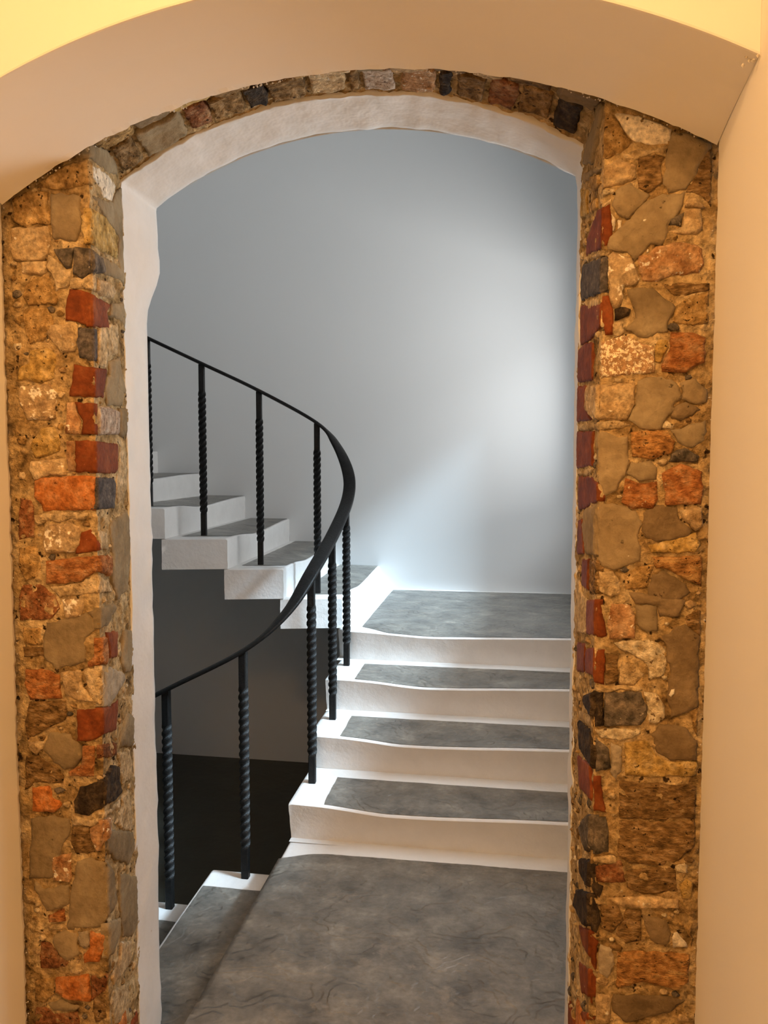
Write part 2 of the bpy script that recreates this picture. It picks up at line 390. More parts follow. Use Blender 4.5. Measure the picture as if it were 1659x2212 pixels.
PIECES_LEFT = """
stock|-1054,2119 -1011,2133 -970,2128 -966,2062 -1011,2061 -1026,2057 -1052,2071|
stock|-996,2143 -939,2179 -875,2190 -873,2186 -873,2140 -929,2131 -970,2136|
white||21,2187 125,2207 178,2201 148,2156 95,2146 63,2159 20,2164
cement||1,2220 13,2229 103,2262 182,2261 190,2231 125,2212 0,2193
cement|-961,2125 -897,2116 -896,2048 -909,2022 -958,2030 -966,2064|
stockyellow|-873,2088 -873,2015 -874,2015 -894,2040 -895,2074|0,2088 3,2090 100,2106 152,2094 179,2085 175,2031 0,2015
cement||21,2122 147,2153 187,2196 224,2214 224,2149 224,2072 224,2056 224,2017 224,1979 202,2006 185,2031 189,2091 109,2103
tan|-1057,2056 -972,2057 -967,2025 -971,2001 -983,1985 -1028,1985 -1055,1989 -1063,2016|
tan|-1040,1983 -980,1983 -978,1961 -990,1954 -1035,1958|
lime|-973,1997 -954,1987 -928,1962 -919,1964 -922,1946 -929,1925 -956,1918 -964,1947 -978,1972|
darkgrey|-959,2008 -912,2009 -919,1967 -931,1965 -948,1984|
darkgrey|-909,2011 -874,2005 -873,2004 -873,1952 -876,1952 -893,1939 -916,1953 -913,1982|0,2004 60,2003 83,1975 0,1952
cement||12,2003 77,2010 224,2019 224,1990 83,1973
lime|-923,1943 -873,1951 -873,1920 -923,1924|0,1951 9,1954 28,1951 22,1925 0,1920
tan||32,1952 125,1961 151,1949 132,1928 54,1916 22,1922
stock|-1017,1947 -975,1953 -964,1929 -953,1899 -960,1891 -1025,1890 -1037,1910 -1030,1931|
red|-926,1922 -897,1919 -873,1908 -873,1840 -909,1852 -937,1855 -933,1890|0,1908 45,1911 122,1914 94,1891 109,1854 1,1840 0,1840
cement||126,1918 217,1937 224,1914 224,1882 175,1890 115,1887
stock|-1035,1883 -978,1883 -964,1853 -979,1827 -989,1816 -1022,1806 -1033,1839|
tan|-973,1848 -925,1847 -913,1820 -915,1790 -945,1786 -968,1810 -982,1827|
dark|-908,1838 -873,1835 -873,1768 -875,1768 -904,1774 -912,1809|0,1835 24,1839 20,1776 0,1768
lime||37,1844 165,1879 172,1851 159,1805 87,1786 76,1762 27,1761
stockyellow|-1022,1793 -983,1797 -963,1783 -964,1756 -967,1732 -998,1721 -1037,1730 -1058,1728 -1048,1758 -1026,1768|
cement||95,1778 178,1802 185,1761 224,1723 182,1715 117,1726 101,1751
red|-919,1760 -882,1754 -873,1753 -874,1690 -882,1691 -932,1691 -923,1733|0,1753 86,1761 54,1703 59,1693 0,1690
cement||75,1740 129,1760 184,1746 201,1718 189,1684 79,1678 66,1708
tanwhite|-1049,1715 -977,1719 -962,1700 -967,1645 -985,1640 -1033,1643 -1042,1660 -1053,1687|
tanred|-938,1679 -922,1679 -914,1656 -905,1639 -908,1609 -943,1611|
red|-920,1679 -874,1677 -874,1609 -906,1608 -902,1639 -912,1658|
greybrick||14,1671 96,1676 155,1669 154,1616 10,1607
cement||169,1679 224,1681 224,1628 193,1608 163,1616
stockyellow|-1023,1596 -1001,1624 -968,1626 -959,1607 -960,1574 -981,1563 -1018,1558 -1029,1580|
tanred|-942,1594 -923,1594 -923,1527 -939,1530 -943,1557|
red|-921,1595 -874,1594 -874,1525 -884,1525 -921,1527|0,1594 11,1594 154,1593 145,1532 126,1523 0,1525
tan|-1027,1552 -946,1557 -944,1522 -986,1519 -1022,1510 -1031,1530|
orange|-1021,1508 -1004,1516 -893,1519 -875,1516 -878,1444 -1003,1441 -1006,1455 -1022,1471|
dark||0,1495 0,1516 111,1512 124,1500 115,1441 0,1446
lime||163,1589 211,1578 216,1497 193,1467 134,1446 131,1499 159,1559
brownred|-1057,1468 -1033,1463 -1026,1446 -1027,1382 -1064,1376 -1062,1432|
lime|-1025,1430 -955,1439 -895,1438 -902,1421 -937,1425 -962,1416 -995,1419 -1017,1410|
tanwhite|-995,1412 -962,1413 -938,1418 -914,1406 -915,1367 -928,1350 -997,1347 -1002,1382|
red|-911,1395 -890,1401 -879,1384 -874,1370 -874,1356 -877,1354 -926,1347 -924,1365|
lime||0,1398 59,1390 65,1349 11,1357
cement||95,1413 161,1423 201,1433 224,1408 224,1308 197,1234 119,1223 90,1267 89,1341 77,1400
stock|-1064,1356 -1021,1362 -1016,1340 -1011,1312 -1017,1292 -1051,1283 -1066,1319|
orangebrown|-999,1329 -952,1336 -874,1343 -874,1307 -881,1309 -917,1286 -954,1279 -999,1278|0,1343 72,1336 85,1326 73,1287 0,1308
lime|-990,1271 -917,1282 -881,1302 -874,1299 -874,1261 -942,1252 -967,1248|0,1299 60,1278 84,1250 0,1262
brownred|-1055,1274 -1015,1278 -979,1251 -968,1223 -993,1198 -1067,1193 -1068,1245|
tanwhite|-961,1244 -915,1250 -908,1230 -919,1207 -953,1198|
cement|-1012,1155 -1002,1190 -953,1200 -907,1218 -887,1196 -886,1179 -909,1159 -907,1105 -962,1091 -981,1085 -1008,1110|
cement|-903,1217 -874,1227 -874,1183 -882,1196|0,1228 91,1222 117,1205 89,1195 53,1180 2,1179 0,1184
stock|-1061,1176 -1013,1181 -1014,1155 -1016,1139 -1059,1142|
brown|-1061,1134 -1011,1135 -1011,1115 -1060,1110|
orangebrown|-876,1160 -874,1160 -874,1099 -903,1094 -903,1105 -879,1129|0,1161 32,1155 44,1118 38,1091 0,1100
red||40,1165 118,1150 109,1089 58,1100 50,1137
cement||160,1141 224,1129 224,1095 213,1024 163,1038 136,1073
orangebrown|-1056,1082 -996,1083 -972,1074 -976,1045 -967,1020 -1048,1013 -1059,1050|
tan|-969,1080 -923,1086 -919,1048 -887,1015 -925,1016 -961,1029|
lime|-914,1086 -874,1095 -875,1012 -880,1007 -894,1018 -906,1048|0,1096 17,1092 5,1014 0,1014
cementpale||22,1078 63,1078 163,1035 172,1017 103,1001 39,991 0,1007
brown|-1051,1008 -961,1016 -959,1000 -963,974 -1000,952 -1057,919 -1062,954 -1055,989|
red|-933,996 -880,1001 -875,1002 -875,940 -881,937 -906,925 -936,925|0,1004 48,989 111,986 88,921 0,942
cement||176,937 224,906 224,870 210,835 112,869 114,893
cement|-1001,939 -951,939 -928,913 -922,896 -935,869 -966,855 -993,871 -1019,903|
tan|-1054,914 -1015,920 -1019,901 -1036,886 -1052,896|
brown|-1062,881 -1033,883 -994,865 -970,840 -973,826 -1038,821 -1067,802|
orangebrown|-922,913 -894,914 -892,889 -897,845 -953,842 -958,851 -924,872|
brownred|-890,912 -875,917 -875,889 -891,886|0,919 95,890 93,859 23,881 0,891
lime||98,863 189,833 207,787 194,760 125,775 107,819
orange|-1048,809 -1007,816 -999,789 -981,784 -978,773 -997,754 -1050,753|
black|-930,820 -875,837 -875,776 -911,754 -944,758 -947,784|0,840 3,837 56,850 100,828 98,796 123,754 59,762 0,779
lime|-956,777 -944,752 -908,743 -875,763 -875,751 -902,732 -951,728|0,765 58,747 113,746 102,726 0,753
cement|-1057,737 -1006,747 -959,743 -960,707 -977,682 -998,603 -1065,591 -1055,684|
tanred|-907,726 -875,745 -875,693 -885,675 -894,673 -907,699|0,748 39,735 28,700 0,696
brown|-953,723 -911,727 -910,702 -898,669 -947,664 -957,692|
lime||118,744 172,741 198,662 205,619 145,646 64,708 116,720
cement||43,702 203,616 214,571 163,554 68,614 4,674 13,697
tanred|-1004,653 -958,661 -957,622 -960,596 -1003,595|
cement|-1049,588 -1025,572 -966,589 -965,545 -989,530 -1021,519 -1036,546 -1052,570|
cement|-949,617 -943,646 -909,656 -883,648 -875,644 -875,516 -889,499 -969,481 -963,553|0,647 51,603 61,524 45,508 0,520
cement||89,574 224,487 224,410 224,366 213,361 176,357 101,406 84,510
orangebrown|-1019,509 -978,530 -975,501 -1017,494|
lime|-1022,486 -984,494 -985,482 -1017,474|
cement|-1007,462 -980,478 -950,473 -945,425 -971,407 -995,420 -1010,444|
cementpale|-946,478 -921,482 -917,448 -928,437 -942,446|
orange|-915,482 -880,483 -882,447 -894,413 -931,406 -932,426 -916,446|
brownred|-1040,443 -1013,442 -995,415 -971,402 -982,388 -1042,381|
cement||0,505 89,462 87,429 38,409 0,425
orange|-1004,362 -919,379 -919,315 -974,314 -1003,331|
brownred|-915,377 -875,386 -875,378 -882,345 -917,315|
tan||85,404 167,355 146,308 25,340 20,370 74,371
lime||32,323 142,263 135,163 26,246 8,314
cement|-1025,297 -995,310 -947,299 -958,287 -1012,281|
brownred|-1056,283 -1034,286 -1013,273 -953,283 -948,257 -1060,243|
brown|-909,324 -880,345 -881,281 -906,265 -915,295|
stock|-1056,351 -1009,362 -1007,326 -1031,299 -1058,299|
"""
PIECES_RIGHT = """
stock|187,2195 191,2209 202,2206 225,2172 239,2155 231,2144 217,2133 192,2125 187,2129|
white|204,2208 234,2204 312,2171 308,2155 301,2144 263,2146 240,2156 226,2174|
cement|312,2168 335,2164 380,2143 382,2132 363,2103 337,2059 306,2054 296,2073 298,2107 306,2146|
cement|305,2051 336,2056 333,2029 307,1995 305,1970 294,1956 276,1962 251,1935 247,1926 240,1940 221,1950 195,1954 199,1980 238,2011 270,2046|
lime|222,2132 254,2141 281,2138 302,2143 300,2129 281,2131 254,2126 245,2119 224,2126|
tan|187,2110 218,2123 247,2108 247,2087 237,2081 187,2070|
brown|250,2121 281,2128 299,2122 291,2101 295,2075 269,2056 252,2068 249,2099|
cement|209,2066 237,2078 250,2067 273,2054 256,2033 234,2011 222,2016 203,2038|
whitelime|187,2067 207,2068 205,2059 189,2055|
lime|187,2041 203,2050 201,2043 187,2034|12,2043 0,2041 0,2034 12,2036
cement||134,2230 29,2244 5,2221 36,2200 103,2157 211,2200
cement||195,2172 53,2133 18,2114 114,2137 193,2150
stock||133,2143 52,2115 27,2089 73,2091 138,2122
stock||135,2088 60,2072 46,2048 120,2062
stockyellow||221,2150 148,2121 146,2071 215,2083
red|187,2034 201,2041 206,1982 195,1961 187,1958|46,2045 0,2035 0,1958 152,1987 142,2020
white|202,2023 210,2012 209,1989 204,1991|
white|214,2012 221,2009 220,1993 214,1993|
lime|187,1955 193,1958 194,1946 187,1944|165,1983 0,1955 0,1944 178,1978
dark|187,1940 195,1943 199,1913 198,1878 187,1874|185,1977 0,1940 0,1874 193,1901 203,1939
tanwhite|199,1944 207,1951 240,1937 248,1923 258,1897 250,1887 230,1885 226,1855 221,1841 210,1844 201,1868|
tanred|285,1958 317,1964 351,1957 369,1948 374,1920 366,1904 318,1902 287,1891 262,1894 255,1921 255,1941 272,1943|
tan|338,2022 365,2023 370,1985 357,1977 317,1979 307,1983 332,1992|
darkgrey|311,2007 336,2018 330,1992 309,1995|
tan|338,2040 356,2044 374,2024 336,2026|
brown|358,2124 380,2136 383,2090 383,2026 367,2046 338,2055 354,2097|
lime||199,1897 9,1868 0,1853 0,1850 103,1864
red||206,1892 0,1855 0,1819 0,1811 98,1801 199,1805
red|190,1866 201,1868 210,1830 210,1794 196,1794 190,1818|
black|211,1842 223,1846 242,1841 240,1829 228,1824 212,1820|
cement|232,1879 282,1879 299,1862 323,1843 311,1815 309,1795 275,1785 252,1793 232,1803 251,1824 244,1850|
stock|327,1844 353,1863 384,1870 384,1809 355,1806 320,1815|
brown|300,1886 384,1885 384,1873 342,1863 319,1864|
lime|212,1817 229,1816 231,1797 211,1789|
red||221,1800 143,1802 62,1789 62,1743 66,1714 221,1727
whitespot|188,1780 229,1791 257,1780 286,1769 289,1719 253,1717 188,1710|
stockyellow|291,1783 312,1780 314,1766 299,1738 289,1740|
orangebrown|317,1796 357,1793 380,1783 379,1736 346,1718 302,1721 301,1733 315,1762|
tan|188,1698 251,1702 253,1659 240,1630 232,1628 188,1631|113,1709 0,1698 0,1630 47,1634 128,1660
cement|258,1705 300,1714 328,1699 342,1672 324,1656 328,1649 311,1632 302,1611 265,1613 242,1629 255,1657|
cement|336,1699 364,1707 384,1686 384,1662 365,1658 339,1668 343,1682|
cementdark|325,1653 347,1662 375,1646 339,1625 321,1634|
red||221,1719 125,1710 135,1669 65,1635 221,1639
lime|188,1626 225,1629 250,1620 227,1614 188,1612|220,1633 0,1626 0,1611 10,1612 204,1619
red||221,1618 51,1610 51,1541 219,1535 221,1578
stockorange|246,1606 314,1608 329,1588 322,1565 289,1553 249,1558|
cement|321,1610 366,1622 384,1628 384,1588 360,1574 334,1589|
cement|188,1603 194,1608 216,1600 242,1598 246,1553 239,1524 223,1492 199,1479 188,1509|
darkgrey|333,1571 349,1574 374,1560 370,1548 318,1548 324,1564|
cement|249,1548 285,1550 297,1536 295,1514 262,1511 241,1525|
orangebrown|239,1517 262,1508 297,1510 300,1475 291,1458 254,1457 232,1470|
orangebrown|307,1526 340,1545 380,1529 383,1488 379,1466 313,1465|
lime||219,1532 39,1535 62,1523 210,1519
red||196,1517 62,1519 0,1507 0,1471 147,1447 189,1443
cement|188,1466 216,1467 259,1453 275,1428 264,1406 272,1377 269,1357 223,1336 197,1343 188,1359|120,1449 0,1466 0,1467 0,1360 1,1363 99,1356 141,1413
cementdark|273,1449 301,1465 336,1458 342,1436 364,1417 358,1403 298,1392 279,1401 270,1416|
tan|341,1456 382,1461 384,1427 371,1416 350,1434|
stockyellow|284,1386 330,1398 371,1412 381,1391 375,1376 331,1371 289,1372|
stockorange|292,1364 382,1368 384,1349 384,1308 364,1317 339,1329 320,1339 299,1341|
stock|238,1326 266,1344 297,1351 291,1330 283,1304 243,1297|
cementdark|292,1329 315,1338 336,1325 355,1313 363,1297 342,1278 287,1278 286,1303|
red||187,1420 145,1426 115,1354 195,1344
lime|192,1335 218,1333 232,1311 232,1289 215,1284 195,1295|
red||138,1339 72,1348 73,1282 140,1282
brown||63,1348 0,1355 0,1288 57,1277
lime||169,1290 146,1267 80,1262 87,1189 207,1163 215,1259
red|189,1275 196,1275 209,1205 199,1201 189,1203|84,1260 0,1277 0,1205 85,1188
tanred|217,1270 253,1268 262,1247 263,1202 214,1198 210,1225|
cement|265,1269 302,1267 305,1218 285,1215 264,1232|
cementdark|312,1207 357,1234 384,1211 384,1182 384,1147 384,1072 361,1057 335,1045 327,1086 329,1144 321,1189|
cementdark|249,1293 290,1289 356,1281 343,1249 308,1246 304,1268 262,1272|
brown|358,1248 377,1262 384,1260 384,1209 376,1216 360,1230|
whitelime|223,1192 288,1200 319,1184 320,1131 291,1120 288,1147 274,1162 241,1176|
lime|239,1153 265,1146 281,1130 266,1111 234,1110 233,1140|
red|189,1178 207,1179 206,1106 189,1110|86,1157 0,1180 0,1112 1,1110 8,1121 85,1106
red||178,1148 92,1166 91,1104 173,1082
brown|208,1171 232,1167 232,1115 208,1106|
lime|189,1104 218,1101 278,1106 279,1099 223,1095 189,1093|
darkgrey|206,1091 276,1095 287,1069 287,1044 277,1028 207,1022|
black|189,1091 205,1091 206,1022 189,1020|80,1059 7,1088 0,1094 0,1024 0,1020 7,1036 78,1036
whitelime|282,1096 304,1095 321,1069 322,1046 305,1032 289,1037 290,1062|
lime||151,1003 11,1035 9,1012 150,985
black||147,982 18,1004 0,993 0,971 0,934 128,925
darkgrey|192,1000 218,976 223,939 193,929|
whitelime|189,1013 189,1015 277,1023 277,1011 244,996 200,996|
cementpale|221,989 241,982 242,932 234,911 222,930|
stockyellow|247,990 291,996 306,971 330,957 384,960 384,932 294,923 251,925|
cementdark|297,1011 315,1032 362,1030 383,1002 384,964 334,961 308,974|
stock|371,1061 384,1067 384,1012 377,1026|
red||157,899 25,933 4,865 120,839
red|189,917 203,918 205,896 215,845 190,848|
brown|238,911 328,912 384,912 384,849 329,839 240,837|
brown|240,831 330,835 384,845 384,790 354,756 320,746 264,744 240,758|
darkgrey|190,834 214,836 219,815 220,765 195,757 190,759|69,800 0,840 0,766 37,742 119,750
lime|190,743 190,751 236,753 238,742 225,738 191,742|
black|190,736 193,734 196,699 212,692 204,667 190,682|96,696 0,743 0,690 11,681 81,666
brownred|196,732 246,748 255,706 219,701 197,701|
brown|256,730 350,743 355,696 288,682 256,694|
tan|220,668 288,679 355,678 358,660 289,653 238,655|
black|190,668 194,665 202,644 208,618 200,593 190,598|129,609 0,676 0,607 50,574 152,557
brown|207,652 243,650 252,625 230,596 210,603|
cementdark|289,638 334,632 347,607 335,577 304,588|
white|349,607 357,610 376,581 349,576|
red|190,589 205,575 203,553 202,508 190,530|109,538 38,576 0,599 0,541 56,523
cementpale|208,568 231,565 238,531 223,500 207,508 204,538|
stockorange|241,556 313,566 381,566 380,510 360,489 292,500 242,482|
red|190,503 193,501 195,439 191,444|102,459 0,514 0,456 72,411
cementdark|235,466 338,475 374,470 339,437 261,410 234,431|
tan|201,464 230,465 231,406 202,399|
red||119,334 0,421 0,407 116,306
stock|371,619 384,630 384,583 380,601|
stockyellow|357,710 372,723 384,713 380,681 363,682|
brown|257,647 286,648 288,586 258,576 239,594|
drip|279,2002 283,2001 282,1989 280,1986 277,1989|
drip|274,1982 276,1982 275,1974 273,1975|
drip|272,1970 274,1970 274,1965 272,1966|
drip|270,1952 272,1952 272,1946 269,1947|
drip|259,2008 266,2010 269,2006 265,2001 259,2002|
drip|301,1702 306,1703 307,1691 304,1689 301,1692|
drip|244,1368 250,1368 251,1364 246,1361 243,1364|
drip|344,1111 340,1102 340,1095 333,1086 328,1092 332,1104 340,1107|
"""


# ---------------------------------------------------------------- exposed brick: pieces traced in wall coordinates (mm)
def frame_front(u, v, h):
    return (u, YF - h, v)


def make_return(c, l, sign):
    d = Vector((l[0] - c[0], l[1] - c[1]))
    d.normalize()
    nrm = Vector((d.y, -d.x)) * sign

    def f(u, v, h):
        return (c[0] + d.x * u + nrm.x * h, c[1] + d.y * u + nrm.y * h, v)
    return f


RET_L = make_return(CORNER_L, LIN_L, 1)
RET_R = make_return(CORNER_R, LIN_R, -1)


def seg_dist(p, a, b):
    dx, dy = b[0] - a[0], b[1] - a[1]
    l2 = dx * dx + dy * dy
    t = 0 if l2 == 0 else max(0, min(1, ((p[0] - a[0]) * dx + (p[1] - a[1]) * dy) / l2))
    return math.hypot(p[0] - a[0] - t * dx, p[1] - a[1] - t * dy)


def inside(p, poly):
    c = False
    for i in range(len(poly)):
        a, b = poly[i - 1], poly[i]
        if (a[1] > p[1]) != (b[1] > p[1]) and p[0] < (b[0] - a[0]) * (p[1] - a[1]) / (b[1] - a[1]) + a[0]:
            c = not c
    return c


def relief(poly, fr, h, rough, verts, faces, seed, step=.008, jit=.0012, bevel=.003):
    """one stone or render patch: ragged outline, rounded shoulder, uneven top, sides down into the mortar"""
    out = []
    for i in range(len(poly)):
        a, b = poly[i - 1], poly[i]
        L = math.hypot(b[0] - a[0], b[1] - a[1])
        k = max(1, int(L / step))
        for q in range(k):
            t = q / k
            x, y = a[0] + (b[0] - a[0]) * t, a[1] + (b[1] - a[1]) * t
            j = jit if q else jit * .5
            out.append((x + j * (nz(x, y, seed, 140) + 1.3 * nz(x, y, seed, 42)), y + j * (nz(x, y, seed + 5, 140) + 1.3 * nz(x, y, seed + 5, 42))))
    if len(out) < 3:
        return
    xs, ys = [p[0] for p in out], [p[1] for p in out]
    pts = list(out)
    m_ = len(out)
    y = min(ys) + step * .5
    row = 0
    while y < max(ys):
        x = min(xs) + step * (.25 + .5 * (row % 2))
        while x < max(xs):
            q = (x + random.uniform(-.25, .25) * step, y + random.uniform(-.25, .25) * step)
            if inside(q, out) and min(seg_dist(q, out[i - 1], out[i]) for i in range(m_)) > .0035:
                pts.append(q)
            x += step
        y += step
        row += 1
    for i in range(m_):                       # inset ring for the shoulder
        a, b = out[i - 1], out[(i + 1) % m_]
        dx, dy = b[0] - a[0], b[1] - a[1]
        L = math.hypot(dx, dy) or 1
        for s in (1, -1):
            q = (out[i][0] - s * dy / L * .0035, out[i][1] + s * dx / L * .0035)
            if inside(q, out) and min(seg_dist(q, out[k - 1], out[k]) for k in range(m_)) > .0026:
                pts.append(q)
                break
    res = delaunay_2d_cdt([Vector(p) for p in pts], [(i, (i + 1) % m_) for i in range(m_)], [list(range(m_))], 1, 1e-6)
    vs2, tris = res[0], res[2]
    base = len(verts)
    for p in vs2:
        d = min(seg_dist(p, out[i - 1], out[i]) for i in range(m_))
        t = min(1, d / bevel)
        t = t * t * (3 - 2 * t)
        hh = h * (.15 + .85 * t) + t * rough * (fbm(p[0], p[1], seed, 45, seed) * 1.6)
        verts.append(fr(p[0], p[1], hh))
    for t in tris:
        faces.append(tuple(base + i for i in t))
    cnt = {}
    for t in tris:
        for i in range(len(t)):
            e = (t[i - 1], t[i])
            cnt[tuple(sorted(e))] = cnt.get(tuple(sorted(e)), 0) + 1
    low = {}
    for (a, b), c in cnt.items():
        if c == 1:
            for k in (a, b):
                if k not in low:
                    low[k] = len(verts)
                    verts.append(fr(vs2[k][0], vs2[k][1], -.014))
            faces.append((base + a, base + b, low[b], low[a]))


NAMES = {'cement': 'render_patch', 'cementdark': 'render_patch', 'cementpale': 'render_patch', 'lime': 'mortar_lump',
         'white': 'paint_patch', 'drip': 'paint_drip', 'whitelime': 'mortar_lump'}


def build_pieces(table, ret, parent, seed0):
    for i, ln in enumerate(table.strip().split('\n')):
        kind, f, r = ln.split('|')
        verts, faces = [], []
        h, rough = RELIEF.get(kind, (.006, .002))
        h *= random.uniform(.8, 1.25)
        if kind == 'drip':
            jit, bev = .0004, .002
        elif kind in ('lime', 'white', 'whitelime'):
            jit, bev = .0035, .003
        elif kind.startswith('cement'):
            jit, bev = .0035, .006
        else:
            jit, bev = .0022, .0025
        for s, fr in ((f, frame_front), (r, ret)):
            if s:
                poly = [tuple(float(c) / 1000 for c in p.split(',')) for p in s.split()]
                relief(poly, fr, h, rough, verts, faces, seed0 + i * 1.37, jit=jit, bevel=bev)
        if faces:
            c = sum((Vector(v) for v in verts), Vector()) / len(verts)
            mesh_obj(NAMES.get(kind, 'brick'), verts, faces, KIND[kind], parent, True, c)


def brick_core(name, path, z0, z1, label, seed):
    """rough mortar surface that the bricks sit in, following the jamb around its corner"""
    rows = []
    n = int((z1 - z0) / .0045)
    for i in range(n + 1):
        z = z0 + (z1 - z0) * i / n
        row = []
        for (x, y, nx, ny) in path:
            d = -.0014 + .0065 * fbm(x, y, z, 30, seed) + .0035 * fbm(x, y, z, 95, seed + 4)
            d -= .045 * max(0, fbm(x, y, z * 1.6, 22, seed + 9) - .27)
            row.append((x + nx * d, y + ny * d, z))
        rows.append(row)
    o = MB().grid(rows).make(name, MORTAR, smooth=True)
    tag(o, label, 'brick wall', kind='structure')
    return o


def jamb_path(x_out, c, l, sign):
    pts = []
    k = int(abs(x_out - c[0]) / .0045)
    for i in range(k + 1):
        t = i / k
        pts.append((x_out + (c[0] - x_out) * t, YF, 0, -1))
    d = Vector((l[0] - c[0], l[1] - c[1])).normalized()
    nrm = Vector((d.y, -d.x)) * sign
    x, y, nx, ny = pts[-1]
    s2 = (Vector((0, -1)) + nrm).normalized()
    pts[-1] = (x, y, s2.x, s2.y)
    k = 52
    for i in range(1, k + 1):
        t = i / k * 1.06
        pts.append((c[0] + (l[0] - c[0]) * t, c[1] + (l[1] - c[1]) * t, nrm.x, nrm.y))
    return pts


core_l = brick_core('wall_brick_left', jamb_path(XL - .03, CORNER_L, LIN_L, 1), -.02, 2.27,
                    'left door jamb of exposed old brick with patchy mortar and render', 2.0)
core_r = brick_core('wall_brick_right', jamb_path(XR + .03, CORNER_R, LIN_R, -1), -.02, 2.27,
                    'right door jamb of exposed old brick with patchy mortar and render', 8.0)
build_pieces(PIECES_LEFT, RET_L, core_l, 1.0)
build_pieces(PIECES_RIGHT, RET_R, core_r, 60.0)



def rubble(table, ret, u0, u1, parent, seed0, count):
    """small crumbs of mortar and brick wedged in the joints, joined per colour"""
    polys = {'f': [], 'r': []}
    for ln in table.strip().split('\n'):
        _, f, r = ln.split('|')
        for key, s in (('f', f), ('r', r)):
            if s:
                polys[key].append([tuple(float(c) / 1000 for c in p.split(',')) for p in s.split()])
    bag = {k: ([], []) for k in ('lime', 'stock', 'brown', 'tan', 'darkgrey', 'whitelime')}
    for i in range(count):
        key = 'f' if random.random() < .72 else 'r'
        u = random.uniform(u0 + .006, u1 - .006) if key == 'f' else random.uniform(.01, .21)
        v = random.uniform(.05, 2.15)
        rad = random.uniform(.004, .013)
        ok = True
        for p in polys[key]:
            if inside((u, v), p) or min(seg_dist((u, v), p[q - 1], p[q]) for q in range(len(p))) < rad * .8:
                ok = False
                break
        if not ok:
            continue
        polys[key].append([(u - rad, v - rad), (u + rad, v - rad), (u + rad, v + rad), (u - rad, v + rad)])
        k = random.choice(('lime', 'lime', 'stock', 'brown', 'tan', 'darkgrey', 'whitelime'))
        n = random.randint(6, 9)
        poly = [(u + rad * random.uniform(.7, 1.35) * math.cos(2 * math.pi * q / n), v + rad * random.uniform(.55, 1.0) * math.sin(2 * math.pi * q / n)) for q in range(n)]
        relief(poly, frame_front if key == 'f' else ret, random.uniform(.002, .006), .002, bag[k][0], bag[k][1], seed0 + i, step=.006, bevel=.004)
    for k, (vv, ff) in bag.items():
        if ff:
            o = mesh_obj('joint_rubble', vv, ff, KIND[k], parent, True)
            o['kind'] = 'stuff'


rubble(PIECES_LEFT, RET_L, XL, CORNER_L[0], core_l, 3.0, 900)
rubble(PIECES_RIGHT, RET_R, CORNER_R[0], XR, core_r, 7.0, 900)


def low_courses(parent, u0, u1, z1, ret, seed):
    """courses near the floor, below the frame of the picture"""
    z = .01
    row = 0
    kinds = ['stock', 'brown', 'orangebrown', 'cement', 'tanred', 'red', 'brownred', 'stockyellow']
    while z + .066 < z1:
        cuts = [u0, u0 + (u1 - u0) * (.45 if row % 2 else .68), u1]
        for a, b in zip(cuts, cuts[1:]):
            vv, ff = [], []
            k = random.choice(kinds)
            poly = [(a + .005, z), (b - .005, z), (b - .005, z + .062), (a + .005, z + .062)]
            relief(poly, frame_front, .005, .002, vv, ff, seed + z * 9 + a)
            c = sum((Vector(v) for v in vv), Vector()) / len(vv)
            mesh_obj('brick', vv, ff, KIND[k], parent, True, c)
        vv, ff = [], []
        relief([(.01, z), (.11 + .09 * (row % 2), z), (.11 + .09 * (row % 2), z + .062), (.01, z + .062)], ret, .005, .001, vv, ff, seed + z * 5)
        c = sum((Vector(v) for v in vv), Vector()) / len(vv)
        mesh_obj('brick', vv, ff, KIND[random.choice(['red', 'red', 'dark', 'orange'])], parent, True, c)
        z += .075
        row += 1


low_courses(core_l, XL + .004, CORNER_L[0], .27, RET_L, 3.3)
low_courses(core_r, CORNER_R[0], XR - .004, .43, RET_R, 5.1)


# brick soffit between the plaster arch and the white lining
def soffit(t, s, h=0.0):
    x0 = CORNER_L[0] + (CORNER_R[0] - CORNER_L[0]) * t
    x1 = LIN_L[0] + (LIN_R[0] - LIN_L[0]) * t
    z0, z1 = arch_back(x0) + .022, lin_front(x1) + .004
    sc = max(0.0, min(1.0, s))
    x = x0 + (x1 - x0) * s
    y = YF - .004 + (YL + .012 - YF) * s
    z = z0 + (z1 - z0) * s + .022 * math.sin(math.pi * sc)
    return (x, y, z - h)


rows = []
for i in range(201):
    t = -.02 + 1.04 * i / 200
    row = []
    for k in range(46):
        s = k / 45
        x, y, z = soffit(t, s)
        row.append((x, y, z - (-.004 + .010 * fbm(x, y, z, 26, 5) + .004 * fbm(x, y, z, 90, 2))))
    rows.append(row)
core_a = MB().grid(rows).make('wall_brick_arch', MORTAR, smooth=True)
tag(core_a, 'rough underside of the brick arch between plaster and white lining', 'brick arch', kind='structure')
SPAN, DEEP = 1.06, .225


def soffit_mm(u, v, h):
    return soffit(u / SPAN, v / DEEP, h)


